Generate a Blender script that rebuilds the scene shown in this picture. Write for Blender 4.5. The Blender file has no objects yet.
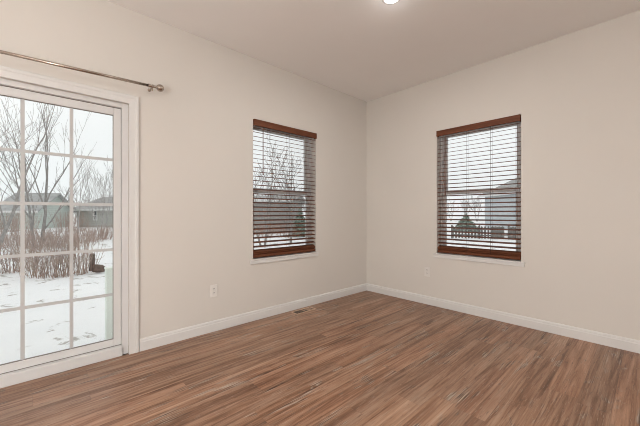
import bpy, bmesh, math, random
from mathutils import Vector, Matrix
PI = math.pi
scene = bpy.context.scene
COL = scene.collection

# ------------------------------------------------------------------ camera, sky, lamps, exposure
CAM_Z = 1.116
YAW = 0.82221646                      # camera forward turned left of +Y
cam_data = bpy.data.cameras.new('camera')
cam_data.sensor_width = 36.0
cam_data.lens = 307.93 * 36.0 / 640.0
cam_data.shift_y = 0.36 / 640.0
cam_data.clip_start = 0.05
cam_data.clip_end = 400
cam = bpy.data.objects.new('camera', cam_data)
COL.objects.link(cam)
cam.location = (0, 0, CAM_Z)
cam.rotation_euler = (PI / 2, 0, YAW)
scene.camera = cam

world = bpy.data.worlds.new('overcast_sky')
scene.world = world
world.use_nodes = True
wn = world.node_tree
bg = wn.nodes['Background']
bg.inputs['Strength'].default_value = 1.06
wtc = wn.nodes.new('ShaderNodeTexCoord')
wsep = wn.nodes.new('ShaderNodeSeparateXYZ')
wramp = wn.nodes.new('ShaderNodeValToRGB')
wn.links.new(wtc.outputs['Generated'], wsep.inputs[0])
wn.links.new(wsep.outputs['Z'], wramp.inputs['Fac'])
wn.links.new(wramp.outputs['Color'], bg.inputs['Color'])
wramp.color_ramp.elements[0].color = (0.90, 0.925, 0.94, 1)
wramp.color_ramp.elements[1].color = (1.0, 1.0, 1.0, 1)
wramp.color_ramp.elements[1].position = 0.6

scene.view_settings.view_transform = 'Standard'
scene.view_settings.look = 'None'
scene.view_settings.exposure = 0.0
scene.view_settings.gamma = 1.0
scene.view_settings.use_curve_mapping = False
scene.cycles.filter_width = 1.0        # crisp thin slats

LAMP_COL = (1.0, 0.985, 0.975)
POWER_FILL = 200.0                    # added fill lamp, unseen behind the camera
POWER_FILL_UP = 110.0                       # upward part of the added fill lamp, for the ceiling
POWER_DISC = 12.0                      # small ceiling light in view

# ------------------------------------------------------------------ dimensions (metres)
XL = -2.824        # inner face of left wall
YB = 3.547         # inner face of back wall
XR = 2.60          # inner face of right wall
YF = -3.20         # inner face of front wall
H = 2.74
T = 0.16           # wall thickness
GZ = -0.40         # outdoor ground

# ------------------------------------------------------------------ helpers
def link(o, parent=None):
    COL.objects.link(o)
    if parent is not None:
        o.parent = parent
    return o

def empty(name, loc=(0, 0, 0), rz=0.0, parent=None):
    o = bpy.data.objects.new(name, None)
    o.empty_display_size = 0.1
    o.location = loc
    o.rotation_euler = (0, 0, rz)
    return link(o, parent)

def tag(o, label=None, cat=None, group=None, kind=None):
    if label: o['label'] = label
    if cat: o['category'] = cat
    if group: o['group'] = group
    if kind: o['kind'] = kind
    return o

def obj(name, bm, mat, parent=None, smooth=False, bevel=0.0, seg=2):
    bmesh.ops.recalc_face_normals(bm, faces=bm.faces)
    me = bpy.data.meshes.new(name)
    bm.to_mesh(me)
    bm.free()
    me.materials.append(mat)
    if smooth:
        for p in me.polygons:
            p.use_smooth = True
    o = bpy.data.objects.new(name, me)
    link(o, parent)
    if bevel > 0:
        m = o.modifiers.new('bevel', 'BEVEL')
        m.width = bevel
        m.segments = seg
        m.limit_method = 'ANGLE'
        m.angle_limit = math.radians(40)
    return o

def B():
    return bmesh.new()

def box(bm, x0, x1, y0, y1, z0, z1, M=None):
    vs = [Vector((x, y, z)) for z in (z0, z1) for y in (y0, y1) for x in (x0, x1)]
    if M is not None:
        vs = [M @ v for v in vs]
    v = [bm.verts.new(p) for p in vs]
    for f in ((0, 2, 3, 1), (4, 5, 7, 6), (0, 1, 5, 4), (2, 6, 7, 3), (0, 4, 6, 2), (1, 3, 7, 5)):
        bm.faces.new([v[i] for i in f])
    return bm

def tube(bm, pts, rads, n=8, cap=True):
    rings = []
    pts = [Vector(p) for p in pts]
    if not isinstance(rads, (list, tuple)):
        rads = [rads] * len(pts)
    for i, p in enumerate(pts):
        a = pts[max(i - 1, 0)]
        b = pts[min(i + 1, len(pts) - 1)]
        d = (b - a)
        if d.length < 1e-7:
            d = Vector((0, 0, 1))
        d.normalize()
        up = Vector((0, 0, 1)) if abs(d.z) < 0.9 else Vector((1, 0, 0))
        u = d.cross(up).normalized()
        w = d.cross(u)
        rings.append([bm.verts.new(p + (u * math.cos(2 * PI * k / n) + w * math.sin(2 * PI * k / n)) * rads[i]) for k in range(n)])
    for i in range(len(rings) - 1):
        for k in range(n):
            bm.faces.new((rings[i][k], rings[i][(k + 1) % n], rings[i + 1][(k + 1) % n], rings[i + 1][k]))
    if cap:
        bm.faces.new(rings[0][::-1])
        bm.faces.new(rings[-1])
    return bm

def lathe(bm, prof, axis='Z', origin=(0, 0, 0), n=32):
    """prof: list of (radius, height) spun round the axis."""
    O = Vector(origin)
    rings = []
    for r, h in prof:
        ring = []
        if r < 1e-6:
            c = {'Z': Vector((0, 0, h)), 'Y': Vector((0, h, 0)), 'X': Vector((h, 0, 0))}[axis]
            ring = [bm.verts.new(O + c)]
        else:
            for k in range(n):
                a = 2 * PI * k / n
                c, s = r * math.cos(a), r * math.sin(a)
                p = {'Z': Vector((c, s, h)), 'Y': Vector((s, h, c)), 'X': Vector((h, c, s))}[axis]
                ring.append(bm.verts.new(O + p))
        rings.append(ring)
    for a, b in zip(rings, rings[1:]):
        for k in range(n):
            k2 = (k + 1) % n
            if len(a) == 1 and len(b) == 1:
                continue
            if len(a) == 1:
                bm.faces.new((a[0], b[k], b[k2]))
            elif len(b) == 1:
                bm.faces.new((a[k], a[k2], b[0]))
            else:
                bm.faces.new((a[k], a[k2], b[k2], b[k]))
    return bm

def extrude_profile(bm, prof, p0, p1, across, up=(0, 0, 1)):
    """closed profile [(a, b)] (a along `across`, b along `up`) swept from p0 to p1."""
    across, up = Vector(across), Vector(up)
    r0 = [bm.verts.new(Vector(p0) + across * a + up * b) for a, b in prof]
    r1 = [bm.verts.new(Vector(p1) + across * a + up * b) for a, b in prof]
    n = len(prof)
    for i in range(n):
        bm.faces.new((r0[i], r0[(i + 1) % n], r1[(i + 1) % n], r1[i]))
    bm.faces.new(r0[::-1])
    bm.faces.new(r1)
    return bm

# ------------------------------------------------------------------ materials
class NT:
    def __init__(self, name):
        self.m = bpy.data.materials.new(name)
        self.m.use_nodes = True
        self.t = self.m.node_tree
        self.bsdf = self.t.nodes['Principled BSDF']
    def n(self, kind, **kw):
        nd = self.t.nodes.new(kind)
        for k, v in kw.items():
            setattr(nd, k, v)
        return nd
    def l(self, a, b):
        self.t.links.new(a, b)
    def val(self, sock, v):
        if hasattr(v, 'is_linked') or isinstance(v, bpy.types.NodeSocket):
            self.l(v, sock)
        else:
            sock.default_value = v
    def math(self, op, a, b=None):
        nd = self.n('ShaderNodeMath', operation=op)
        self.val(nd.inputs[0], a)
        if b is not None:
            self.val(nd.inputs[1], b)
        return nd.outputs[0]
    def mix(self, fac, a, b, blend='MIX'):
        nd = self.n('ShaderNodeMix', data_type='RGBA', blend_type=blend)
        self.val(nd.inputs[0], fac)
        self.val(nd.inputs[6], a)
        self.val(nd.inputs[7], b)
        return nd.outputs[2]
    def ramp(self, fac, stops):
        nd = self.n('ShaderNodeValToRGB')
        e = nd.color_ramp.elements
        while len(e) < len(stops):
            e.new(0.5)
        for el, (p, c) in zip(e, stops):
            el.position = p
            el.color = (c[0], c[1], c[2], 1) if isinstance(c, (tuple, list)) else (c, c, c, 1)
        self.l(fac, nd.inputs[0])
        return nd.outputs[0]
    def noise(self, vec, scale, detail=3, rough=0.5, dist=0.0):
        nd = self.n('ShaderNodeTexNoise')
        nd.inputs['Scale'].default_value = scale
        nd.inputs['Detail'].default_value = detail
        nd.inputs['Roughness'].default_value = rough
        nd.inputs['Distortion'].default_value = dist
        self.l(vec, nd.inputs['Vector'])
        return nd.outputs['Fac']
    def coord(self, which='Object'):
        return self.n('ShaderNodeTexCoord').outputs[which]
    def scale(self, vec, s):
        nd = self.n('ShaderNodeMapping')
        nd.inputs['Scale'].default_value = s
        self.l(vec, nd.inputs['Vector'])
        return nd.outputs[0]
    def bump(self, h, strength=0.1, dist=0.01):
        nd = self.n('ShaderNodeBump')
        nd.inputs['Strength'].default_value = strength
        nd.inputs['Distance'].default_value = dist
        self.l(h, nd.inputs['Height'])
        self.l(nd.outputs[0], self.bsdf.inputs['Normal'])

def c4(c):
    return (c[0], c[1], c[2], 1.0)

def paint(name, col, rough=0.6, vary=0.03, scale=6.0, bump=0.0, bscale=250, metallic=0.0, spec=0.4):
    t = NT(name)
    v = t.coord()
    f = t.noise(v, scale, 4)
    lo = tuple(x * (1 - vary) for x in col)
    hi = tuple(min(1, x * (1 + vary)) for x in col)
    t.l(t.ramp(f, [(0.3, lo), (0.7, hi)]), t.bsdf.inputs['Base Color'])
    t.bsdf.inputs['Roughness'].default_value = rough
    t.bsdf.inputs['Metallic'].default_value = metallic
    t.bsdf.inputs['Specular IOR Level'].default_value = spec
    if bump > 0:
        t.bump(t.noise(v, bscale, 2), bump, 0.002)
    return t.m

M_WALL = paint('wall_paint', (0.72, 0.685, 0.635), 0.75, 0.012, 2.0, 0.08, 300, spec=0.2)
M_CEIL = paint('ceiling_paint', (0.90, 0.885, 0.865), 0.85, 0.012, 2.0, 0.1, 260, spec=0.15)
M_TRIM = paint('white_trim_paint', (0.735, 0.725, 0.705), 0.4, 0.01, 4.0)
M_VINYL = paint('white_vinyl', (0.70, 0.695, 0.685), 0.35, 0.01, 4.0)
M_GRILLE = paint('greyish_white_grille', (0.55, 0.555, 0.55), 0.4, 0.01, 4.0)
M_GASKET = paint('grey_gasket', (0.22, 0.20, 0.18), 0.7, 0.05, 20)
M_NICKEL = paint('brushed_nickel', (0.47, 0.40, 0.34), 0.26, 0.05, 30, metallic=1.0)
M_PLASTIC = paint('outlet_plastic', (0.80, 0.775, 0.735), 0.35, 0.01, 5)
M_SLOT = paint('dark_slot', (0.035, 0.03, 0.028), 0.6, 0.1, 40)
M_VENT = paint('tan_metal_register', (0.56, 0.39, 0.28), 0.45, 0.05, 20)
M_CORD = paint('brown_cord', (0.055, 0.03, 0.02), 0.8, 0.1, 80)
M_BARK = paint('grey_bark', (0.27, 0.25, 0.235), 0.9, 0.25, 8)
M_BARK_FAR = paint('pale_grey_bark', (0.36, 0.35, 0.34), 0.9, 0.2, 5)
M_STEM = paint('red_brown_stem', (0.36, 0.265, 0.225), 0.9, 0.35, 6)
M_STEM2 = paint('tan_stem', (0.44, 0.355, 0.295), 0.9, 0.3, 6)
M_LOG = paint('dark_log_bark', (0.13, 0.095, 0.08), 0.9, 0.4, 12, 0.4, 40)
M_STRIP = paint('pale_green_strip', (0.80, 0.85, 0.80), 0.5, 0.04, 4)
M_GREEN = paint('evergreen_needles', (0.27, 0.33, 0.28), 0.9, 0.35, 3)
M_ROOF = paint('snow_dusted_shingles', (0.36, 0.36, 0.355), 0.9, 0.15, 2)
M_FENCE = paint('weathered_grey_fence_wood', (0.16, 0.15, 0.14), 0.85, 0.2, 6)
M_DARKGLASS = paint('far_window_glass', (0.10, 0.11, 0.12), 0.15, 0.05, 2)

def siding(name, col):
    t = NT(name)
    v = t.coord()
    s = t.n('ShaderNodeSeparateXYZ'); t.l(v, s.inputs[0])
    f = t.math('FRACT', t.math('MULTIPLY', s.outputs['Z'], 5.0))
    g = t.math('LESS_THAN', f, 0.1)
    nz = t.noise(v, 1.2, 4)
    base = t.ramp(nz, [(0.3, tuple(x * 0.93 for x in col)), (0.7, tuple(x * 1.07 for x in col))])
    t.l(t.mix(g, base, c4(tuple(x * 0.75 for x in col))), t.bsdf.inputs['Base Color'])
    t.bsdf.inputs['Roughness'].default_value = 0.8
    return t.m
M_SIDING_GREEN = siding('grey_green_siding', (0.43, 0.425, 0.395))
M_SIDING_PALE = siding('pale_green_siding', (0.52, 0.57, 0.53))
M_SIDING_GREY = siding('grey_siding', (0.30, 0.285, 0.27))
M_SIDING_BLUE = siding('pale_blue_siding', (0.50, 0.54, 0.56))

def glass_mat():
    t = NT('window_glass')
    t.t.nodes.remove(t.bsdf)
    out = t.t.nodes['Material Output']
    tr = t.n('ShaderNodeBsdfTransparent')
    tr.inputs['Color'].default_value = (0.975, 0.985, 0.98, 1)
    gl = t.n('ShaderNodeBsdfGlossy')
    gl.inputs['Roughness'].default_value = 0.0
    fr = t.n('ShaderNodeFresnel')
    fr.inputs['IOR'].default_value = 1.45
    mx = t.n('ShaderNodeMixShader')
    t.l(fr.outputs[0], mx.inputs[0])
    t.l(tr.outputs[0], mx.inputs[1])
    t.l(gl.outputs[0], mx.inputs[2])
    t.l(mx.outputs[0], out.inputs['Surface'])
    return t.m
M_GLASS = glass_mat()

def lamp_mat(name, col, s):
    t = NT(name)
    t.bsdf.inputs['Base Color'].default_value = (0.9, 0.88, 0.85, 1)
    t.bsdf.inputs['Emission Color'].default_value = c4(col)
    t.bsdf.inputs['Emission Strength'].default_value = s
    return t.m
M_LENS = lamp_mat('lit_diffuser', (1.0, 0.93, 0.84), 6.0)
M_FILL_SHADE = lamp_mat('lit_fill_shade', (1.0, 0.9, 0.8), 3.0)  # glowing shade of the added fill lamp

def blind_wood(name, dark, light, along):
    t = NT(name)
    v = t.coord()
    s = {'X': (1.5, 40, 40), 'Y': (40, 1.5, 40)}[along]
    f = t.noise(t.scale(v, s), 1.0, 5, 0.6, 0.3)
    t.l(t.ramp(f, [(0.3, dark), (0.72, light)]), t.bsdf.inputs['Base Color'])
    t.bsdf.inputs['Roughness'].default_value = 0.55
    t.bsdf.inputs['Specular IOR Level'].default_value = 0.2
    return t.m
M_BLIND = blind_wood('cherry_stained_blind_wood', (0.105, 0.036, 0.018), (0.20, 0.072, 0.036), 'X')

def floor_mat():
    t = NT('rustic_vinyl_planks')
    v = t.coord()
    s = t.n('ShaderNodeSeparateXYZ'); t.l(v, s.inputs[0])
    W, Ln = 0.152, 1.22
    col = t.math('FLOOR', t.math('DIVIDE', s.outputs['X'], W))
    fx = t.math('FRACT', t.math('DIVIDE', s.outputs['X'], W))
    wn1 = t.n('ShaderNodeTexWhiteNoise', noise_dimensions='1D'); t.l(col, wn1.inputs['W'])
    yy = t.math('DIVIDE', t.math('ADD', s.outputs['Y'], t.math('MULTIPLY', wn1.outputs['Value'], Ln)), Ln)
    row = t.math('FLOOR', yy)
    fy = t.math('FRACT', yy)
    cid = t.n('ShaderNodeCombineXYZ'); t.l(col, cid.inputs[0]); t.l(row, cid.inputs[1])
    wn2 = t.n('ShaderNodeTexWhiteNoise', noise_dimensions='2D'); t.l(cid.outputs[0], wn2.inputs['Vector'])
    pid = wn2.outputs['Value']
    # grain coordinates, shifted for every plank
    cx = t.math('ADD', s.outputs['X'], t.math('MULTIPLY', pid, 7.3))
    cy = t.math('ADD', s.outputs['Y'], t.math('MULTIPLY', pid, 13.7))
    g = t.n('ShaderNodeCombineXYZ'); t.l(cx, g.inputs[0]); t.l(cy, g.inputs[1]); t.l(t.math('MULTIPLY', pid, 5.0), g.inputs[2])
    gv = g.outputs[0]
    bx = t.math('ADD', s.outputs['X'], t.math('MULTIPLY', wn1.outputs['Value'], 7.3))
    by = t.math('ADD', s.outputs['Y'], t.math('MULTIPLY', wn1.outputs['Value'], 13.7))
    bgc = t.n('ShaderNodeCombineXYZ'); t.l(bx, bgc.inputs[0]); t.l(by, bgc.inputs[1]); t.l(t.math('MULTIPLY', pid, 0.35), bgc.inputs[2])
    broad = t.noise(t.scale(bgc.outputs[0], (15, 0.9, 1)), 1.0, 7, 0.62, 1.4)
    fine = t.noise(t.scale(gv, (85, 1.3, 1)), 1.0, 4, 0.6, 0.4)
    vfine = t.noise(t.scale(gv, (220, 4, 1)), 1.0, 2, 0.5)
    base = t.ramp(broad, [(0.28, (0.115, 0.055, 0.031)), (0.42, (0.255, 0.132, 0.078)), (0.56, (0.38, 0.228, 0.15)), (0.76, (0.45, 0.315, 0.228))])
    plank = t.ramp(pid, [(0.0, (0.88, 0.87, 0.86)), (0.3, (0.96, 0.95, 0.94)), (0.6, (1.02, 1.0, 0.97)), (0.85, (1.08, 1.0, 0.95)), (1.0, (1.14, 1.12, 1.09))])
    c = t.mix(1.0, base, plank, 'MULTIPLY')
    fr = t.ramp(fine, [(0.28, (0.62, 0.58, 0.55)), (0.5, (1, 1, 1)), (0.72, (1.2, 1.2, 1.2))])
    c = t.mix(0.85, c, fr, 'MULTIPLY')
    vr = t.ramp(vfine, [(0.3, (0.85, 0.85, 0.85)), (0.7, (1.12, 1.12, 1.12))])
    c = t.mix(0.8, c, vr, 'MULTIPLY')
    dash = t.noise(t.scale(gv, (120, 14, 1)), 1.0, 3, 0.6)
    c = t.mix(t.ramp(dash, [(0.60, 0.0), (0.70, 0.55)]), c, (0.085, 0.05, 0.034, 1))
    lash = t.noise(t.scale(gv, (150, 9, 1)), 1.7, 2, 0.5)
    c = t.mix(t.ramp(lash, [(0.63, 0.0), (0.72, 0.45)]), c, (0.52, 0.41, 0.32, 1))
    # dark knots / saw marks and pale grey scrapes of the rustic print
    kn = t.noise(t.scale(gv, (9, 2.2, 1)), 1.0, 3, 0.6, 1.2)
    km = t.ramp(kn, [(0.57, 0.0), (0.66, 1.0)])
    kf = t.math('MULTIPLY', km, t.ramp(fine, [(0.42, 0.75), (0.58, 0.05)]))
    c = t.mix(kf, c, (0.055, 0.033, 0.024, 1))
    pf = t.math('MULTIPLY', km, t.ramp(vfine, [(0.50, 0.0), (0.60, 0.85)]))
    c = t.mix(pf, c, (0.50, 0.42, 0.34, 1))
    gr = t.noise(t.scale(gv, (4, 0.7, 1)), 1.3, 2)
    c = t.mix(t.ramp(gr, [(0.5, 0.0), (0.75, 0.45)]), c, t.mix(1.0, c, (0.93, 0.98, 1.03, 1), 'MULTIPLY'))
    bl = t.noise(t.scale(v, (3.2, 1.0, 1)), 1.0, 4, 0.6, 0.5)
    c = t.mix(0.9, c, t.ramp(bl, [(0.28, (0.80, 0.77, 0.75)), (0.5, (1, 1, 1)), (0.72, (1.13, 1.16, 1.17))]), 'MULTIPLY')
    # seams
    ex = t.math('MINIMUM', fx, t.math('SUBTRACT', 1.0, fx))
    ey = t.math('MINIMUM', fy, t.math('SUBTRACT', 1.0, fy))
    seam = t.math('MAXIMUM', t.math('LESS_THAN', ex, 0.010), t.math('LESS_THAN', ey, 0.0016))
    c = t.mix(t.math('MULTIPLY', seam, 0.16), c, (0.05, 0.032, 0.024, 1))
    t.l(c, t.bsdf.inputs['Base Color'])
    t.l(t.ramp(fine, [(0.3, 0.42), (0.7, 0.34)]), t.bsdf.inputs['Roughness'])
    t.bsdf.inputs['Specular IOR Level'].default_value = 0.36
    t.bump(t.math('SUBTRACT', fine, t.math('MULTIPLY', seam, 1.0)), 0.12, 0.002)
    return t.m
M_FLOOR = floor_mat()

def snow_mat():
    t = NT('patchy_snow')
    v = t.coord()
    a = t.noise(t.scale(v, (1.0, 1.0, 1)), 2.6, 6, 0.62, 0.4)
    b = t.noise(v, 0.25, 3)
    m = t.ramp(t.math('ADD', a, t.math('MULTIPLY', t.math('SUBTRACT', b, 0.5), 0.25)), [(0.60, 0.0), (0.66, 1.0)])
    snow = t.ramp(t.noise(v, 0.8, 4), [(0.3, (0.87, 0.89, 0.90)), (0.7, (0.92, 0.93, 0.935))])
    c = t.mix(t.math('MULTIPLY', m, 0.75), snow, (0.30, 0.27, 0.23, 1))
    t.l(c, t.bsdf.inputs['Base Color'])
    t.bsdf.inputs['Roughness'].default_value = 0.9
    t.bsdf.inputs['Specular IOR Level'].default_value = 0.1
    t.bump(a, 0.4, 0.1)
    return t.m
M_SNOW = snow_mat()

# ------------------------------------------------------------------ room shell
DOOR = (-1.19, 0.552, 0.0, 1.985)            # y0, y1, z0, z1 of the opening in the left wall
WINL = (1.672, 2.557, 0.635, 2.102)          # y0, y1, z0, z1
WINB = (-1.757, -0.882, 0.635, 2.102)        # x0, x1, z0, z1

def wall_with_holes(name, axis, pos, thick, a0, a1, z0, z1, holes, mat, label):
    """one wall as one mesh: a grid of boxes leaving out the openings."""
    As = sorted({a0, a1, *[h[0] for h in holes], *[h[1] for h in holes]})
    Zs = sorted({z0, z1, *[h[2] for h in holes], *[h[3] for h in holes]})
    bm = B()
    solid = {}
    for i in range(len(As) - 1):
        for j in range(len(Zs) - 1):
            ca, cz = (As[i] + As[i + 1]) / 2, (Zs[j] + Zs[j + 1]) / 2
            solid[i, j] = not any(h[0] < ca < h[1] and h[2] < cz < h[3] for h in holes)
    p0, p1 = pos, pos + thick
    cache = {}
    def vert(a, p, z):
        k = (round(a, 5), round(p, 5), round(z, 5))
        if k not in cache:
            cache[k] = bm.verts.new((p, a, z) if axis == 'X' else (a, p, z))
        return cache[k]
    for (i, j), s in solid.items():
        if not s:
            continue
        A0, A1, Z0, Z1 = As[i], As[i + 1], Zs[j], Zs[j + 1]
        for p in (p0, p1):
            bm.faces.new([vert(A0, p, Z0), vert(A1, p, Z0), vert(A1, p, Z1), vert(A0, p, Z1)])
        for di, dj, q in ((-1, 0, [(A0, Z0), (A0, Z1)]), (1, 0, [(A1, Z0), (A1, Z1)]), (0, -1, [(A0, Z0), (A1, Z0)]), (0, 1, [(A0, Z1), (A1, Z1)])):
            if not solid.get((i + di, j + dj), False):
                (aa, za), (ab, zb) = q
                bm.faces.new([vert(aa, p0, za), vert(ab, p0, zb), vert(ab, p1, zb), vert(aa, p1, za)])
    o = obj(name, bm, mat)
    return tag(o, label, 'wall', kind='structure')

wall_with_holes('wall_left', 'X', XL, -T, YF - T, YB + T, GZ, H, [DOOR, WINL], M_WALL, 'beige painted left wall with glass door and one window')
wall_with_holes('wall_back', 'Y', YB, T, XL, XR + T, GZ, H, [WINB], M_WALL, 'beige painted back wall with one window')
REARWIN = (-2.9, 0.6, 0.1, 2.5)  # added window opening, sized for the daylight it lets in
wall_with_holes('wall_right', 'X', XR, T, YF - T, YB, GZ, H, [REARWIN], M_WALL, 'beige painted right wall behind the camera')
wall_with_holes('wall_front', 'Y', YF, -T, XL, XR, GZ, H, [(-0.6, 1.2, 0.1, 2.5)], M_WALL, 'beige painted front wall behind the camera')

bm = B(); box(bm, XL - T, XR + T, YF - T, YB + T, -0.12, 0.0)
tag(obj('floor', bm, M_FLOOR), 'brown rustic wood plank floor', 'floor', kind='structure')
bm = B(); box(bm, XL - T, XR + T, YF - T, YB + T, H, H + 0.15)
tag(obj('ceiling', bm, M_CEIL), 'plain beige ceiling', 'ceiling', kind='structure')

# baseboards: 95 mm board with an eased top and a thin cap line
BP = [(0, 0), (0.015, 0), (0.015, 0.072), (0.0115, 0.078), (0.0115, 0.088), (0.007, 0.098), (0, 0.100)]
def baseboard(name, p0, p1, across, label):
    bm = B(); extrude_profile(bm, BP, p0, p1, across)
    tag(obj(name, bm, M_TRIM), label, 'baseboard', kind='structure')
baseboard('baseboard_left', (XL, 0.624, 0), (XL, YB, 0), (1, 0, 0), 'white baseboard along the left wall')
baseboard('baseboard_back', (XL + 0.015, YB, 0), (XR, YB, 0), (0, -1, 0), 'white baseboard along the back wall')
baseboard('baseboard_right', (XR, YF, 0), (XR, YB - 0.015, 0), (-1, 0, 0), 'white baseboard along the right wall')
baseboard('baseboard_front', (XL, YF, 0), (XR - 0.015, YF, 0), (0, 1, 0), 'white baseboard along the front wall')
baseboard('baseboard_left', (XL, YF + 0.015, 0), (XL, -1.262, 0), (1, 0, 0), 'white baseboard left of the glass door')

# ------------------------------------------------------------------ windows
def window(name, width, zb, zt, loc, rz, label):
    """local frame: x along the wall (0..width), y outwards, z up; y = 0 is the inner wall face."""
    r = empty(name, loc, rz)
    tag(r, label, 'window', kind='structure')
    fy0, fy1 = 0.085, T + 0.01
    fw = 0.032
    bm = B()
    box(bm, 0, fw, fy0, fy1, zb, zt); box(bm, width - fw, width, fy0, fy1, zb, zt)
    box(bm, fw, width - fw, fy0, fy1, zt - fw, zt); box(bm, fw, width - fw, fy0, fy1, zb, zb + fw)
    obj('window_frame', bm, M_VINYL, r, bevel=0.003)
    zm = (zb + zt) / 2 - 0.003
    def sash(nm, y0, y1, z0, z1, rb, rt):
        st = 0.036
        bm = B()
        x0, x1 = fw + 0.002, width - fw - 0.002
        box(bm, x0, x0 + st, y0, y1, z0, z1); box(bm, x1 - st, x1, y0, y1, z0, z1)
        box(bm, x0 + st, x1 - st, y0, y1, z1 - rt, z1); box(bm, x0 + st, x1 - st, y0, y1, z0, z0 + rb)
        s = obj(nm, bm, M_VINYL, r, bevel=0.003)
        g = B(); ym = (y0 + y1) / 2
        box(g, x0 + st - 0.004, x1 - st + 0.004, ym - 0.003, ym + 0.003, z0 + rb - 0.004, z1 - rt + 0.004)
        obj('pane', g, M_GLASS, s)
        return s
    sash('upper_sash', 0.128, 0.158, zm - 0.025, zt - fw - 0.002, 0.048, 0.036)
    lo = sash('lower_sash', 0.094, 0.124, zb + fw + 0.002, zm + 0.025, 0.05, 0.048)
    # painted stool with a small apron below
    bm = B()
    box(bm, -0.036, width + 0.030, -0.012, 0.0, zb - 0.048, zb - 0.012)
    box(bm, 0.0005, width - 0.0005, -0.001, 0.086, zb - 0.012, zb + 0.002)
    box(bm, -0.038, width + 0.032, -0.016, 0.0, zb - 0.012, zb - 0.001)
    obj('window_sill', bm, M_TRIM, r, bevel=0.003)
    return r

# left wall: local x -> +Y, local y -> -X
window('window_1', WINL[1] - WINL[0], WINL[2], WINL[3], (XL, WINL[0], 0), PI / 2, 'white framed window in the left wall')
window('window_2', WINB[1] - WINB[0], WINB[2], WINB[3], (WINB[0], YB, 0), 0, 'white framed window in the back wall')

# unseen windows added behind the camera to let in soft daylight
def added_window(name, width, zb, zt, loc, rz, label):
    r = empty(name, loc, rz); tag(r, label, 'window', kind='structure')
    bm = B(); fw = 0.06
    n = 3
    box(bm, 0, width, 0.05, 0.11, zb, zb + fw); box(bm, 0, width, 0.05, 0.11, zt - fw, zt)
    for k in range(n + 1):
        x = (width - fw) * k / n
        box(bm, x, x + fw, 0.05, 0.11, zb + fw, zt - fw)
    obj('window_frame', bm, M_VINYL, r)
    for k in range(n):
        x = (width - fw) * k / n
        g = B(); box(g, x + fw, x + (width - fw) / n, 0.078, 0.084, zb + fw, zt - fw)
        obj('pane', g, M_GLASS, r)
added_window('added_window_right', 3.5, 0.1, 2.5, (XR, 0.6, 0), -PI / 2, 'unseen wide window added in the right wall for daylight')
added_window('added_window_front', 1.8, 0.1, 2.5, (1.2, YF, 0), PI, 'unseen wide window added in the front wall for daylight')

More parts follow.
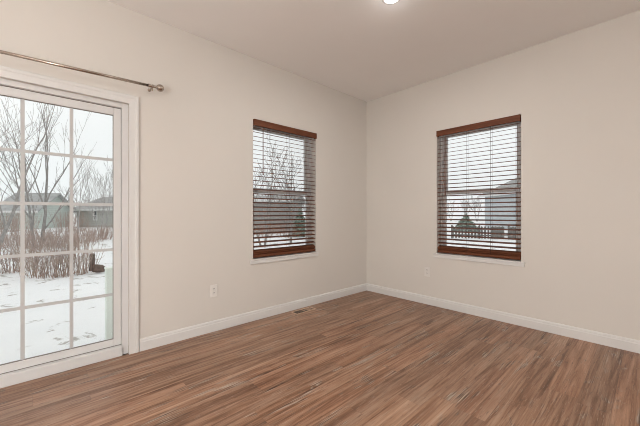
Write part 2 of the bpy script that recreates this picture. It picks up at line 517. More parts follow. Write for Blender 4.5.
# ------------------------------------------------------------------ sliding glass door in the left wall
def door():
    # local frame: x along wall (world y), y outwards; origin on wall face at door centre line
    r = empty('door_1', (XL, 0, 0), PI / 2)
    tag(r, 'white sliding glass door with white grilles in the left wall', 'door', kind='structure')
    y0, y1, z0, z1 = DOOR
    bm = B()
    jf = 0.044
    ya, yb = 0.016, T - 0.005
    box(bm, y0, y0 + jf, ya, yb, z0, z1); box(bm, y1 - jf, y1, ya, yb, z0, z1)
    box(bm, y0 + jf, y1 - jf, ya, yb, z1 - 0.038, z1)
    box(bm, y0 + jf, y1 - jf, -0.004, yb, z0, 0.074)          # sill / track
    obj('door_frame', bm, M_VINYL, r, bevel=0.004)
    # dark weather gap at head and sill
    def panel(nm, a0, a1, yf, cols):
        zb, zt = 0.079, 1.942
        st, rt, rb = 0.050, 0.057, 0.052
        bm = B()
        ye = yf + 0.038
        box(bm, a0, a0 + st, yf, ye, zb, zt); box(bm, a1 - st, a1, yf, ye, zb, zt)
        box(bm, a0 + st, a1 - st, yf, ye, zt - rt, zt); box(bm, a0 + st, a1 - st, yf, ye, zb, zb + rb)
        p = obj(nm, bm, M_VINYL, r, bevel=0.004)
        g0, g1, h0, h1 = a0 + st, a1 - st, zb + rb, zt - rt
        g = B(); box(g, g0 - 0.005, g1 + 0.005, yf + 0.017, yf + 0.025, h0 - 0.005, h1 + 0.005)
        obj('pane', g, M_GLASS, p)
        m = B(); w = 0.0105
        for k in range(1, cols):
            c = g0 + (g1 - g0) * k / cols
            box(m, c - w, c + w, yf + 0.008, yf + 0.0165, h0, h1)
        for k in range(1, 5):
            c = h0 + (h1 - h0) * k / 5
            box(m, g0, g1, yf + 0.0085, yf + 0.016, c - w, c + w)
        obj('grille', m, M_GRILLE, p)
        s = B(); e = 0.004
        box(s, g0, g0 + e, yf + 0.006, yf + 0.0168, h0, h1); box(s, g1 - e, g1, yf + 0.006, yf + 0.0168, h0, h1)
        box(s, g0 + e, g1 - e, yf + 0.006, yf + 0.0168, h0, h0 + e); box(s, g0 + e, g1 - e, yf + 0.006, yf + 0.0168, h1 - e, h1)
        tag(obj('glazing_gasket', s, M_GASKET, p), 'thin grey gasket')
        return p
    pr = panel('door_panel', -0.362, 0.506, 0.036, 3)
    pl = panel('door_panel', -1.144, -0.312, 0.080, 3)
    bm = B()
    box(bm, -0.352, -0.324, 0.006, 0.036, 0.86, 1.12); 
    obj('door_handle', bm, M_VINYL, pr, bevel=0.006)
    bm = B()
    g = 0.0035
    box(bm, -0.362, y1 - jf, 0.040, 0.05, 1.942, 1.947)
    box(bm, -0.362, y1 - jf, 0.040, 0.05, 0.074, 0.079)
    tag(obj('weather_strip', bm, M_GASKET, r), 'dark grey weather strip')
    # casing
    prof = [(0, 0), (0.016, 0), (0.016, 0.040), (0.019, 0.046), (0.019, 0.062), (0.015, 0.069), (0, 0.071)]
    bm = B()
    # sides: profile a = out of wall, b = away from the opening
    def sweep(path, outs):
        rings = []
        for p, o in zip(path, outs):
            rings.append([bm.verts.new(Vector((XL + a, p[0] + o[0] * b, p[1] + o[1] * b))) for a, b in prof])
        n = len(prof)
        for r0, r1 in zip(rings, rings[1:]):
            for i in range(n):
                bm.faces.new((r0[i], r0[(i + 1) % n], r1[(i + 1) % n], r1[i]))
        bm.faces.new(rings[0]); bm.faces.new(rings[-1][::-1])
    sweep([(y1, 0.0), (y1, z1), (y0, z1), (y0, 0.0)], [(1, 0), (1, 1), (-1, 1), (-1, 0)])
    o = obj('trim_1', bm, M_TRIM)
    tag(o, 'white casing around the sliding glass door', 'trim', kind='structure')
door()

# ------------------------------------------------------------------ wooden blinds
def blind(width, zb, zt, loc, rz, label, wand_x, wand_len, cords):
    """local frame as for windows; hangs inside the opening near the wall face."""
    r = empty('window_blind', loc, rz)
    tag(r, label, 'window blind', 'brown wooden window blinds')
    w0, w1 = 0.006, width - 0.006
    # valance board with returns, sits just proud of the wall face
    bm = B()
    box(bm, w0 - 0.002, w1 + 0.002, -0.020, -0.008, zt - 0.068, zt - 0.002)
    box(bm, w0 - 0.002, w0 + 0.010, -0.008, 0.03, zt - 0.068, zt - 0.002)
    box(bm, w1 - 0.010, w1 + 0.002, -0.008, 0.03, zt - 0.068, zt - 0.002)
    obj('valance', bm, M_BLIND, r, bevel=0.003)
    bm = B(); box(bm, w0 + 0.012, w1 - 0.012, 0.0, 0.055, zt - 0.052, zt - 0.001)
    obj('headrail', bm, M_BLIND, r, bevel=0.002)
    yc = 0.026
    tilt = math.radians(13)
    # slats
    bm = B()
    hw, th = 0.025, 0.0018
    n = 6
    prof = [(-hw, -th * 0.3)] + [(-hw + 2 * hw * k / n, th + 0.0012 * (1 - (2 * k / n - 1) ** 2)) for k in range(n + 1)] + [(hw, -th * 0.3)] + \
           [(hw - 2 * hw * k / n, -th + 0.0012 * (1 - (1 - 2 * k / n) ** 2)) for k in range(n + 1)]
    extrude_profile(bm, prof, (w0 + 0.002, 0, 0), (w1 - 0.002, 0, 0), (0, 1, 0))
    pitch = 0.0466
    ztop = zt - 0.080
    cnt = 28
    first = obj('slat', bm, M_BLIND, r)
    first.location = (0, yc, ztop)
    first.rotation_euler = (tilt, 0, 0)
    for k in range(1, cnt):
        s = first.copy(); COL.objects.link(s); s.parent = r
        s.location = (0, yc, ztop - pitch * k)
    # slats gathered on the bottom rail
    for k in range(2):
        s = first.copy(); COL.objects.link(s); s.parent = r
        s.location = (0, yc, zb + 0.068 + 0.014 * k)
        s.rotation_euler = (math.radians(30), 0, 0)
    # bottom rail
    bm = B(); box(bm, w0, w1, -0.029, 0.029, -0.013, 0.013)
    br = obj('bottom_rail', bm, M_BLIND, r, bevel=0.006, seg=3)
    br.location = (0, yc, zb + 0.038)
    br.rotation_euler = (math.radians(38), 0, 0)
    # ladder cords: front and rear string with rungs
    for fx in cords:
        x = width * fx
        bm = B()
        dy, dz = hw * math.cos(tilt) + 0.002, hw * math.sin(tilt)
        tube(bm, [(x, yc - dy, zt - 0.06), (x, yc - dy, zb + 0.05)], 0.0017, 5)
        tube(bm, [(x, yc + dy, zt - 0.06), (x, yc + dy, zb + 0.09)], 0.0006, 4)
        for k in range(cnt):
            z = ztop - pitch * k - 0.0025
            tube(bm, [(x, yc - dy, z - dz), (x, yc + dy, z + dz)], 0.0008, 4)
        obj('ladder_cord', bm, M_CORD, r)
    # tilt wand
    if wand_len:
        bm = B()
        x = wand_x; y = -0.026
        tube(bm, [(x, y + 0.012, zt - 0.066), (x, y, zt - 0.072), (x, y, zt - 0.10)], 0.0022, 6)
        lathe(bm, [(0.0, zt - 0.095), (0.0045, zt - 0.096), (0.004, zt - 0.2), (0.0046, zt - wand_len + 0.03), (0.0062, zt - wand_len + 0.015), (0.005, zt - wand_len), (0, zt - wand_len - 0.001)], 'Z', (x, y, 0), 10)
        obj('tilt_wand', bm, M_BLIND, r, smooth=True)
    return r

blind(WINL[1] - WINL[0], WINL[2], WINL[3], (XL, WINL[0], 0), PI / 2,
      'brown wooden blind hanging in the left wall window, nearer the glass door', 0.105, 0.58, (0.236, 0.53, 0.816))
blind(WINB[1] - WINB[0], WINB[2], WINB[3], (WINB[0], YB, 0), 0,
      'brown wooden blind hanging in the back wall window, right of the room corner', 0.115, 0.78, (0.05, 0.402, 0.682, 0.95))

# ------------------------------------------------------------------ curtain rod above the door
def rod():
    zr, xr = 2.108, XL + 0.09
    y0, y1 = -1.345, 0.715
    r = empty('curtain_rod', (XL, (y0 + y1) / 2, zr))
    tag(r, 'brushed nickel curtain rod with ball finial mounted above the glass door', 'curtain rod')
    r.rotation_euler = (0.030, 0, 0)          # hangs slightly out of level
    def P(name, bm, smooth=True, parent=None):
        for v in bm.verts:
            v.co -= Vector((XL, (y0 + y1) / 2, zr))
        return obj(name, bm, M_NICKEL, r, smooth)
    bm = B(); tube(bm, [(xr, -0.2, zr), (xr, y1 - 0.035, zr)], 0.0105, 20); P('inner_tube', bm)
    bm = B(); tube(bm, [(xr, y0 + 0.035, zr), (xr, -0.2, zr)], 0.0125, 20); P('outer_tube', bm)
    for s, ye in ((1, y1), (-1, y0)):
        bm = B()
        R = 0.029
        c = 0.035
        prof = [(0.0, -0.046), (0.0135, -0.046), (0.0145, -0.040), (0.0125, -0.034), (0.0115, -0.020), (0.015, -0.016), (0.015, -0.010), (0.0105, -0.006), (0.0105, c - R + 0.004)]
        for k in range(1, 14):
            a = -PI / 2 + PI * (k + 1) / 15
            if R * math.cos(a) > 0.0105 or a > 0:
                prof.append((max(R * math.cos(a), 0), c + 0.006 + R * math.sin(a)))
        prof.append((0.0, c + 0.006 + R))
        lathe(bm, [(q, s * h) for q, h in prof], 'Y', (xr, ye, zr), 28)
        P('finial', bm)
    for yb in (0.698, -0.31, -1.328):
        bm = B()
        # wall plate, arm and cradle
        lathe(bm, [(0, 0.002), (0.013, 0.002), (0.013, 0.005), (0.007, 0.009), (0.0045, 0.012), (0.0045, 0.080), (0, 0.080)], 'X', (XL, yb, zr - 0.006), 20)
        pts = [(xr, yb, zr - 0.036)] 
        arc = [(xr + 0.0185 * math.cos(a), yb, zr + 0.0185 * math.sin(a)) for a in [PI + PI * k / 12 for k in range(13)]]
        tube(bm, arc, 0.0045, 8)
        tube(bm, [(xr, yb, zr - 0.038), (xr, yb, zr - 0.036), (xr, yb, zr - 0.016)], [0.003, 0.0055, 0.0045], 8)
        b = P('bracket', bm)
rod()

# ------------------------------------------------------------------ wall outlets
def outlet(loc, rz, label):
    r = empty('wall_outlet', loc, rz)
    tag(r, label, 'outlet', 'white wall outlets')
    bm = B(); box(bm, -0.0365, 0.0365, -0.006, 0.0, -0.0585, 0.0585)
    obj('cover_plate', bm, M_PLASTIC, r, bevel=0.004, seg=3)
    for s in (1, -1):
        bm = B()
        pts = []
        for k in range(24):
            a = 2 * PI * k / 24
            pts.append((max(-0.0145, min(0.0145, 0.0172 * math.cos(a))), 0.0172 * math.sin(a)))
        f0 = [bm.verts.new((x, -0.0060, z + s * 0.0195)) for x, z in pts]
        f1 = [bm.verts.new((x, -0.0085, z + s * 0.0195)) for x, z in pts]
        for k in range(24):
            bm.faces.new((f0[k], f0[(k + 1) % 24], f1[(k + 1) % 24], f1[k]))
        bm.faces.new(f0); bm.faces.new(f1[::-1])
        c = obj('receptacle', bm, M_PLASTIC, r)
        bm = B()
        zc = s * 0.0195
        box(bm, -0.0075, -0.0052, -0.0090, -0.0080, zc - 0.001, zc + 0.009)
        box(bm, 0.0050, 0.0075, -0.0090, -0.0080, zc - 0.001, zc + 0.008)
        lathe(bm, [(0, -0.0090), (0.0027, -0.0090), (0.0027, -0.0080), (0, -0.0080)], 'Y', (0, 0, zc - 0.0075), 10)
        tag(obj('slots', bm, M_SLOT, c), 'dark plug slots')
    bm = B(); lathe(bm, [(0, -0.0075), (0.0025, -0.0072), (0.0030, -0.0060), (0, -0.0060)], 'Y', (0, 0, 0), 12)
    obj('screw', bm, M_NICKEL, r)
    return r
outlet((XL, 1.247, 0.382), PI / 2, 'white outlet on the left wall between glass door and window')
outlet((-1.878, YB, 0.398), 0, 'white outlet on the back wall below the window\'s left end')

# ------------------------------------------------------------------ floor register
def register():
    cx, cy = -2.712, 2.262
    Lh, Wh = 0.150, 0.062
    r = empty('floor_register', (cx, cy, 0))
    tag(r, 'tan metal floor register beside the left baseboard', 'floor vent')
    bm = B()
    z0, z1 = 0.0, 0.006
    ih, iw = Lh - 0.022, Wh - 0.018
    box(bm, -Wh, -iw, -Lh, Lh, z0, z1); box(bm, iw, Wh, -Lh, Lh, z0, z1)
    box(bm, -iw, iw, -Lh, -ih, z0, z1); box(bm, -iw, iw, ih, Lh, z0, z1)
    box(bm, -iw, iw, -0.006, 0.006, z0, z1)
    obj('frame', bm, M_VENT, r, bevel=0.003)
    bm = B(); box(bm, -iw, iw, -ih, ih, 0.0002, 0.0008)
    tag(obj('duct_opening', bm, M_SLOT, r), 'dark duct opening')
    k = 0
    y = -ih + 0.010
    while y < ih - 0.006:
        if abs(y) > 0.010:
            bm = B()
            M = Matrix.Translation((0, y, 0.0030)) @ Matrix.Rotation(math.radians(40 if y > 0.03 else -28), 4, 'X')
            box(bm, -iw + 0.0005, iw - 0.0005, -0.0026, 0.0026, -0.0006, 0.0006, M)
            obj('louver', bm, M_VENT, r)
        y += 0.016
register()

# ------------------------------------------------------------------ ceiling light, added fill lamp
def disc_light(x, y, label):
    r = empty('ceiling_light', (x, y, H))
    tag(r, label, 'ceiling light')
    bm = B(); lathe(bm, [(0.0, -0.0005), (0.072, -0.0005), (0.072, -0.004), (0.066, -0.007), (0.056, -0.008), (0.053, -0.004), (0.0, -0.004)], 'Z', (0, 0, 0), 40)
    obj('trim_ring', bm, M_TRIM, r, smooth=True)
    bm = B(); lathe(bm, [(0.0525, -0.0045), (0.0525, -0.007), (0.044, -0.012), (0.026, -0.015), (0.0, -0.016)], 'Z', (0, 0, 0), 40)
    tag(obj('diffuser', bm, M_LENS, r, smooth=True), 'glowing white diffuser')
    ld = bpy.data.lights.new('ceiling_light_glow', 'AREA'); ld.shape = 'DISK'; ld.size = 0.09
    ld.energy = POWER_DISC; ld.color = LAMP_COL
    lo = bpy.data.objects.new('ceiling_light_glow', ld)
    link(lo, r); lo.location = (0, 0, -0.018)
    ld = bpy.data.lights.new('ceiling_light_side_glow', 'POINT')      # light leaving the domed diffuser sideways
    ld.energy = DISC_SIDE; ld.color = LAMP_COL; ld.shadow_soft_size = 0.05
    lo = bpy.data.objects.new('ceiling_light_side_glow', ld)
    link(lo, r); lo.location = (0, 0, -0.14)
DISC_SIDE = 0.35
disc_light(-1.333, 1.975, 'small round white ceiling light, lit, at the top of the photo')

def fill_lamp(x, y):  # unseen lamp added to brighten walls and ceiling from behind
    r = empty('fill_lamp', (x, y, 0))
    tag(r, 'added unseen fill lamp, low nickel stand with upturned shade behind the camera', 'fill lamp')
    bm = B(); lathe(bm, [(0, 0), (0.15, 0), (0.15, 0.012), (0.03, 0.03), (0.012, 0.05), (0, 0.05)], 'Z', (0, 0, 0.0), 28)
    obj('base', bm, M_NICKEL, r, smooth=False)
    bm = B(); tube(bm, [(0, 0, 0.04), (0, 0, 0.52)], 0.012, 12); obj('pole', bm, M_NICKEL, r, smooth=True)
    bm = B(); lathe(bm, [(0, 0.50), (0.04, 0.51), (0.11, 0.55), (0.16, 0.61), (0.156, 0.61), (0.105, 0.556), (0.03, 0.518), (0, 0.515)], 'Z', (0, 0, 0), 32)
    obj('fill_lamp_shade', bm, M_FILL_SHADE, r, smooth=True)
    ld = bpy.data.lights.new('fill_lamp_glow', 'POINT')
    ld.energy = POWER_FILL; ld.color = LAMP_COL; ld.shadow_soft_size = 0.2
    lo = bpy.data.objects.new('fill_lamp_glow', ld); link(lo, r); lo.location = (0, 0, 0.72)
    ld = bpy.data.lights.new('fill_lamp_uplight', 'SPOT')
    ld.energy = POWER_FILL_UP * 4; ld.color = LAMP_COL; ld.shadow_soft_size = 0.12; ld.spot_size = math.radians(155); ld.spot_blend = 1.0
    lo = bpy.data.objects.new('fill_lamp_uplight', ld); link(lo, r); lo.location = (0, 0, 0.64); lo.rotation_euler = (PI, 0, 0)
fill_lamp(0.6, -2.2)

# ------------------------------------------------------------------ outdoors
FV = Vector((-math.sin(YAW), math.cos(YAW), 0)); RV = Vector((math.cos(YAW), math.sin(YAW), 0))
def at(side, dist, z=GZ):
    """ground point `dist` metres ahead of the photographer and `side` metres per metre to the right."""
    p = (FV + RV * side) * dist
    return Vector((p.x, p.y, z))

bm = B()
N = 90
size = 110.0
rnd = random.Random(3)
gv = [[None] * (N + 1) for _ in range(N + 1)]
for i in range(N + 1):
    for j in range(N + 1):
        a = (i / N) * 2 - 1; b = (j / N) * 2 - 1
        x = size * a * abs(a); y = size * b * abs(b)
        near = min(1.0, max(0.0, (math.hypot(x, y) - 5.0) / 6.0))
        gv[i][j] = bm.verts.new((x, y, GZ + near * 0.05 * math.sin(x * 0.7) * math.cos(y * 0.6)))
for i in range(N):
    for j in range(N):
        bm.faces.new((gv[i][j], gv[i + 1][j], gv[i + 1][j + 1], gv[i][j + 1]))
tag(obj('trim_ground', bm, M_SNOW, smooth=True), 'snow covered yard outside the windows', 'ground', kind='structure').name = 'snowy_ground'

def bare_tree_bm(seed, height, trunk_r, stems=1, depth=5, lean=0.08, spread=0.55, twig=0.006, start=0.25):
    rd = random.Random(seed)
    bm = B()
    def grow(p, d, length, r, lev):
        n = 4 if lev < 2 else 3
        pts = [p]; rads = [r]
        q = p.copy(); dd = d.copy()
        for k in range(n):
            dd = (dd + Vector((rd.uniform(-1, 1), rd.uniform(-1, 1), rd.uniform(-0.3, 0.7))) * 0.13).normalized()
            q = q + dd * (length / n)
            pts.append(q.copy()); rads.append(max(twig, r * (1 - 0.45 * (k + 1) / n)))
        tube(bm, pts, rads, 6 if lev < 2 else (4 if lev < 4 else 3), cap=False)
        if lev >= depth:
            return
        kids = 4 if lev == 0 else 2
        for k in range(kids):
            f = start + (1 - start) * (k + rd.random() * 0.8) / kids if lev == 0 else 0.3 + 0.65 * (k + rd.random() * 0.8) / kids
            idx = min(n - 1, int(f * n)); u = f * n - idx
            b = pts[idx].lerp(pts[idx + 1], u)
            axis = Vector((rd.uniform(-1, 1), rd.uniform(-1, 1), rd.uniform(-0.2, 0.2))).normalized()
            nd = (dd + axis * spread * rd.uniform(0.7, 1.3) + Vector((0, 0, 0.18))).normalized()
            grow(b, nd, length * rd.uniform(0.5, 0.68), max(twig, rads[idx] * 0.55), lev + 1)
        grow(pts[-1], dd, length * 0.6, max(twig, rads[-1] * 0.9), lev + 1)
    for s in range(stems):
        a = 2 * PI * s / max(1, stems) + 0.5
        off = Vector((math.cos(a), math.sin(a), 0)) * (trunk_r * 1.2 if stems > 1 else 0)
        d = Vector((math.cos(a) * lean, math.sin(a) * lean, 1)).normalized()
        grow(Vector((0, 0, -0.1)) + off, d, height * (0.5 - 0.05 * s), trunk_r * (1 - 0.15 * s), 0)
    return bm

def tree(bm_or_mesh, loc, rz, sc, label, mat, group):
    if isinstance(bm_or_mesh, bpy.types.Mesh):
        o = bpy.data.objects.new('bare_tree', bm_or_mesh); link(o)
    else:
        o = obj('bare_tree', bm_or_mesh, mat)
    o.location = loc; o.rotation_euler = (0, 0, rz); o.scale = (sc, sc, sc)
    return tag(o, label, 'tree', group)

S = lambda u: (u - 320) / 307.93        # direction of a sight line, metres sideways per metre ahead
TG = 'bare winter trees outside'
tree(bare_tree_bm(11, 6.4, 0.07, 2, 4, 0.12, 0.42, 0.0045), at(S(38), 13.5), YAW + 0.3, 1.0, 'bare tree with two trunks seen through the middle panes of the glass door', M_BARK, TG)
tree(bare_tree_bm(5, 6.6, 0.06, 2, 4, 0.18, 0.7, 0.0045), at(S(-8), 10.5), 1.2, 1.0, 'bare spreading tree at the left edge of the photo', M_BARK, TG)
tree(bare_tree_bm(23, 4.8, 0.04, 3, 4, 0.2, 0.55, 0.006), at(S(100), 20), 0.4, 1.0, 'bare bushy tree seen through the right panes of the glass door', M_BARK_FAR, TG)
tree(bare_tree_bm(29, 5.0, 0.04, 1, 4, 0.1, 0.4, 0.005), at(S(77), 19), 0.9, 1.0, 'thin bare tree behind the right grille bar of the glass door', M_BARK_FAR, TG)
tree(bare_tree_bm(31, 4.6, 0.06, 2, 4, 0.3, 0.75, 0.007), at(S(263), 14), 0.2, 1.0, 'bare tree forking behind the left side of the left blind', M_BARK, TG)
tree(bare_tree_bm(37, 4.6, 0.06, 2, 4, 0.3, 0.7, 0.007), at(S(291), 16), 2.2, 1.0, 'bare tree forking behind the right side of the left blind', M_BARK, TG)
# far tree line
fm = []
for sd in (41, 43, 47):
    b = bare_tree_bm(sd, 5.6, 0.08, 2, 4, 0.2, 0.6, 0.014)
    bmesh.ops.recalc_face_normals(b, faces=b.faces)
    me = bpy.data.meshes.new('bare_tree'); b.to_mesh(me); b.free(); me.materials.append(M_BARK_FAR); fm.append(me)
rnd = random.Random(8)
FARG = 'distant bare trees on the skyline'
far_spots = [(u, 44 + rnd.uniform(-4, 8)) for u in range(-24, 125, 14)] + [(u, 42 + rnd.uniform(-3, 6)) for u in range(240, 325, 14)] + [(u, 60 + rnd.uniform(-4, 6)) for u in range(425, 500, 13)]
for i, (u, d) in enumerate(far_spots):
    where = 'through the glass door' if u < 130 else ('through the left blind' if u < 330 else 'through the back wall blind')
    tree(fm[i % 3], at(S(u), d), rnd.uniform(0, 6), rnd.uniform(0.75, 1.0) * (0.8 if u < 330 else 0.9), 'distant grey bare tree on the skyline seen ' + where, None, FARG + ' ' + where)

# brush: upright thickets of thin stems
def bush_bm(seed, h, r, n):
    rd = random.Random(seed)
    bm = B()
    for k in range(n):
        a = rd.uniform(0, 2 * PI); q = r * math.sqrt(rd.random())
        p = Vector((math.cos(a) * q * 0.8, math.sin(a) * q * 0.8, -0.03))
        hh = h * rd.uniform(0.55, 1.05)
        ln = Vector((math.cos(a) * q * 0.5 + rd.uniform(-.15, .15), math.sin(a) * q * 0.5 + rd.uniform(-.15, .15), hh))
        mid = p + ln * 0.5 + Vector((rd.uniform(-.04, .04), rd.uniform(-.04, .04), 0))
        r0 = rd.uniform(0.004, 0.009)
        tube(bm, [p, mid, p + ln], [r0, r0 * 0.8, r0 * 0.4], 3, False)
        for j in range(4):
            f = rd.uniform(0.3, 0.9)
            b = p + ln * f
            t = b + Vector((rd.uniform(-.2, .2), rd.uniform(-.2, .2), rd.uniform(0.08, 0.3))) * h * 0.6
            tube(bm, [b, t], [r0 * 0.6, r0 * 0.35], 3, False)
    return bm
BG = 'leafless brown bushes outside the glass door'
near = [(-30, 7.6, 1.15), (-12, 7.9, 1.0), (6, 8.0, 0.95), (21, 8.2, 1.05), (33, 7.6, 1.2), (46, 7.5, 1.3), (58, 7.4, 1.25), (70, 7.6, 1.25), (81, 7.9, 1.2)]
names = ['left of the photo edge', 'at the left photo edge', 'left of the left grille bar', 'behind the left grille bar', 'right of the left grille bar', 'left of centre in the middle panes', 'right of centre in the middle panes', 'behind the right grille bar', 'beside the log']
for i, (u, d, h) in enumerate(near):
    o = obj('leafless_bush', bush_bm(60 + i, h * 0.85, 0.36, 36), M_STEM2 if i % 3 == 1 else M_STEM)
    o.location = at(S(u), d)
    tag(o, 'leafless brown bush in snow outside the glass door, ' + names[i], 'bush', BG)
farb = []
for sd in (81, 83):
    b = bush_bm(sd, 0.92, 0.8, 75)
    bmesh.ops.recalc_face_normals(b, faces=b.faces)
    me = bpy.data.meshes.new('leafless_bush'); b.to_mesh(me); b.free(); me.materials.append(M_STEM); farb.append(me)
k = 0
for u, d in [(-15, 14), (2, 13.5), (15, 15), (28, 13), (40, 14), (52, 13), (64, 14.5), (76, 14), (88, 16), (99, 17.5), (110, 18), (-14, 24), (3, 25), (15, 26), (24, 24), (66, 25), (75, 26), (255, 22), (266, 20), (277, 23), (288, 19)]:
    o = bpy.data.objects.new('leafless_bush', farb[k % 2]); link(o); o.location = at(S(u), d); o.rotation_euler = (0, 0, k * 1.1)
    if d > 23.5 and u < 130: o.scale = (1.1, 1.1, 2.0)
    w = 'outside the glass door behind the front row' if u < 130 else 'seen low through the left blind'
    tag(o, 'leafless reddish brown bush ' + w, 'bush', 'leafless reddish bushes ' + w)
    k += 1

# log and stump
bm = B()
p = at(S(93.5), 7.75); q = at(S(105), 7.95)
tube(bm, [(p.x, p.y, GZ + 0.14), ((p.x * 2 + q.x) / 3, (p.y * 2 + q.y) / 3, GZ + 0.115), ((p.x + q.x * 2) / 3, (p.y + q.y * 2) / 3, GZ + 0.10), (q.x, q.y, GZ + 0.07)], [0.095, 0.105, 0.10, 0.06], 12)
tag(obj('fallen_log', bm, M_LOG, smooth=True), 'short dark log lying on the snow right of the brush', 'log')
bm = B()
p = at(S(92.3), 8.3)
lathe(bm, [(0, -0.05), (0.085, -0.05), (0.065, 0.1), (0.06, 0.42), (0.058, 0.43), (0, 0.42)], 'Z', (p.x, p.y, GZ), 12)
tag(obj('tree_stump', bm, M_LOG, smooth=False), 'upright brown tree stump behind the short log', 'stump')
# pale upright strip at the right edge of the glass, built as a capped box
r = empty('pale_strip', at(S(110.6), 3.62))
tag(r, 'pale green upright strip standing in snow behind the right edge of the door glass', 'post')
bm = B(); box(bm, -0.05, 0.05, -0.05, 0.05, -0.03, 0.86); obj('strip_body', bm, M_STRIP, r, bevel=0.008)
bm = B(); box(bm, -0.056, 0.056, -0.056, 0.056, 0.86, 0.885); obj('strip_cap', bm, M_STRIP, r, bevel=0.006)

# houses
def house(loc, rz, L, W, wall_h, roof_h, wall_mat, wins, label, base=0.0, ridge_along='X', gwins=()):
    r = empty('house', loc, rz)
    tag(r, label, 'house')
    bm = B()
    x0, x1, y0, y1 = -L / 2, L / 2, -W / 2, W / 2
    box(bm, x0, x1, y0, y1, base - 0.3, wall_h)
    # gable ends
    if ridge_along == 'X':
        for x in (x0, x1):
            s = 0.05 if x == x0 else -0.05
            v = [bm.verts.new(c) for c in ((x, y0, wall_h), (x, y1, wall_h), (x, 0, wall_h + roof_h), (x + s, y0, wall_h), (x + s, y1, wall_h), (x + s, 0, wall_h + roof_h))]
            bm.faces.new(v[:3]); bm.faces.new(v[3:]); bm.faces.new((v[0], v[3], v[5], v[2])); bm.faces.new((v[1], v[2], v[5], v[4]))
    obj('wall', bm, wall_mat, r)
    bm = B(); e = 0.45; t = 0.14
    k = roof_h / (W / 2)
    for s in (-1, 1):
        pr = [(0, wall_h + roof_h), (0, wall_h + roof_h + t), (s * (W / 2 + e), wall_h - k * e + t), (s * (W / 2 + e), wall_h - k * e)]
        extrude_profile(bm, pr, (x0 - e, 0, 0), (x1 + e, 0, 0), (0, 1, 0))
    obj('roof', bm, M_ROOF, r)
    for s in (-1, 1):
        bm = B()
        box(bm, x0 - e, x1 + e, s * (W / 2 + e + 0.01) - 0.02, s * (W / 2 + e + 0.01) + 0.02, wall_h - k * e - 0.05, wall_h - k * e + t + 0.01)
        tag(obj('gutter', bm, M_VINYL, r), 'white eaves gutter')
    for (x, z, w, h) in wins:
        bm = B()
        yy = y0 - 0.03; f = 0.1
        box(bm, x - w / 2 - f, x - w / 2, yy, y0, z - f, z + h + f); box(bm, x + w / 2, x + w / 2 + f, yy, y0, z - f, z + h + f)
        box(bm, x - w / 2, x + w / 2, yy, y0, z + h, z + h + f); box(bm, x - w / 2, x + w / 2, yy, y0, z - f, z)
        box(bm, x - w / 2, x + w / 2, yy, y0, z + h / 2 - 0.03, z + h / 2 + 0.03)
        wo = obj('window', bm, M_VINYL, r)
        bm = B(); box(bm, x - w / 2, x + w / 2, y0 - 0.015, y0 - 0.005, z, z + h)
        obj('pane', bm, M_DARKGLASS, wo)
    for (y, z, w, h) in gwins:
        bm = B(); xx = x0 - 0.03; f = 0.09
        box(bm, xx, x0, y - w / 2 - f, y - w / 2, z - f, z + h + f); box(bm, xx, x0, y + w / 2, y + w / 2 + f, z - f, z + h + f)
        box(bm, xx, x0, y - w / 2, y + w / 2, z + h, z + h + f); box(bm, xx, x0, y - w / 2, y + w / 2, z - f, z)
        wo = obj('window', bm, M_VINYL, r)
        bm = B(); box(bm, x0 - 0.015, x0 - 0.005, y - w / 2, y + w / 2, z, z + h)
        obj('pane', bm, M_DARKGLASS, wo)
    return r
# local -y faces the photographer
house(at(S(38), 32), YAW + 0.12, 3.3, 5.0, 1.9, 1.6, M_SIDING_PALE, [], 'pale green house behind the two-trunk tree, seen through the middle panes of the glass door')
house(at(S(126), 36), YAW - S(106) * -0.6, 8.0, 6.0, 2.05, 1.3, M_SIDING_GREEN, [(-0.6, 0.85, 0.5, 0.9)], 'grey green house with white framed window seen through the glass door')
house(at(S(266), 27), YAW - 0.15, 5.4, 5.0, 2.55, 0.4, M_SIDING_GREY, [], 'dark grey house seen low through the left wall blind')
house(at(S(550), 29), YAW + PI / 2, 8.0, 8.0, 3.5, 1.9, M_SIDING_BLUE, [], 'pale blue grey house seen through the right of the back wall blind', gwins=[(1.6, 0.8, 0.9, 1.2), (3.0, 0.8, 0.9, 1.2)])

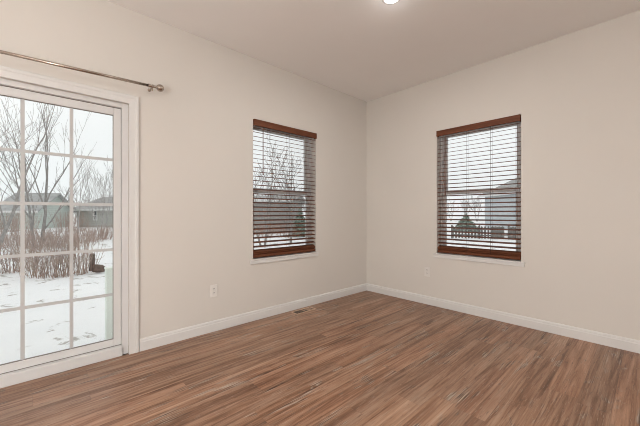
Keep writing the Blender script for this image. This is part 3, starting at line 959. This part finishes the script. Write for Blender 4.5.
# evergreens
def evergreen_bm(seed, h, r, n):
    rd = random.Random(seed)
    bm = B()
    tube(bm, [(0, 0, -0.1), (0, 0, h * 0.8)], [0.06, 0.015], 6)
    for k in range(n):
        f = rd.random() ** 1.1
        z = 0.15 + (h - 0.15) * f
        a = rd.uniform(0, 2 * PI)
        ln = r * (1 - f) * rd.uniform(0.7, 1.1) + 0.08
        d = Vector((math.cos(a), math.sin(a), -0.25))
        s = Vector((-math.sin(a), math.cos(a), 0)) * ln * 0.22
        p0 = Vector((0, 0, z)); p1 = p0 + d * ln
        m = p0.lerp(p1, 0.55)
        v = [bm.verts.new(c) for c in (p0, m + s, p1, m - s, m + Vector((0, 0, ln * 0.12)))]
        for tri in ((0, 1, 4), (1, 2, 4), (2, 3, 4), (3, 0, 4)):
            bm.faces.new([v[i] for i in tri])
    return bm
def evergreen(loc, seed, h, r, label):
    o = obj('evergreen_tree', evergreen_bm(seed, h, r, 420), M_GREEN)
    o.location = loc
    tag(o, label, 'tree')
evergreen(at(S(300), 20), 91, 1.9, 0.9, 'small evergreen beside the grey house, seen through the left blind')
evergreen(at(S(466), 26), 92, 1.5, 1.3, 'squat evergreen behind the picket fence, seen low through the middle of the back wall blind')

# low picket fence beyond the back window
def fence():
    a, b = at(S(452), 18.5), at(S(540), 17.0)
    d = b - a; L = d.length
    ang = math.atan2(d.y, d.x)
    r = empty('picket_fence', (a.x, a.y, GZ), ang)
    tag(r, 'low dark grey picket fence on snow beyond the back wall window', 'fence')
    n = int(L / 0.17)
    for k in range(n):
        x = k * L / n
        if 2.6 < x < 2.85:
            continue
        pw = 0.10 if x < 1.9 else L / n - 0.004
        bm = B()
        v0 = [(x, -0.012, 0.05), (x + pw, -0.012, 0.05), (x + pw, -0.012, 0.72), (x + pw / 2, -0.012, 0.78), (x, -0.012, 0.72)]
        f0 = [bm.verts.new(c) for c in v0]; f1 = [bm.verts.new((c[0], 0.012, c[2])) for c in v0]
        for i in range(5):
            bm.faces.new((f0[i], f0[(i + 1) % 5], f1[(i + 1) % 5], f1[i]))
        bm.faces.new(f0[::-1]); bm.faces.new(f1)
        obj('picket', bm, M_FENCE, r)
    for z in (0.2, 0.55):
        bm = B(); box(bm, 0, L, 0.013, 0.05, z, z + 0.07); obj('rail', bm, M_FENCE, r)
    for k in range(4):
        x = L * k / 3
        bm = B(); box(bm, x - 0.04, x + 0.04, 0.05, 0.13, -0.05, 0.82); obj('post', bm, M_FENCE, r)
fence()
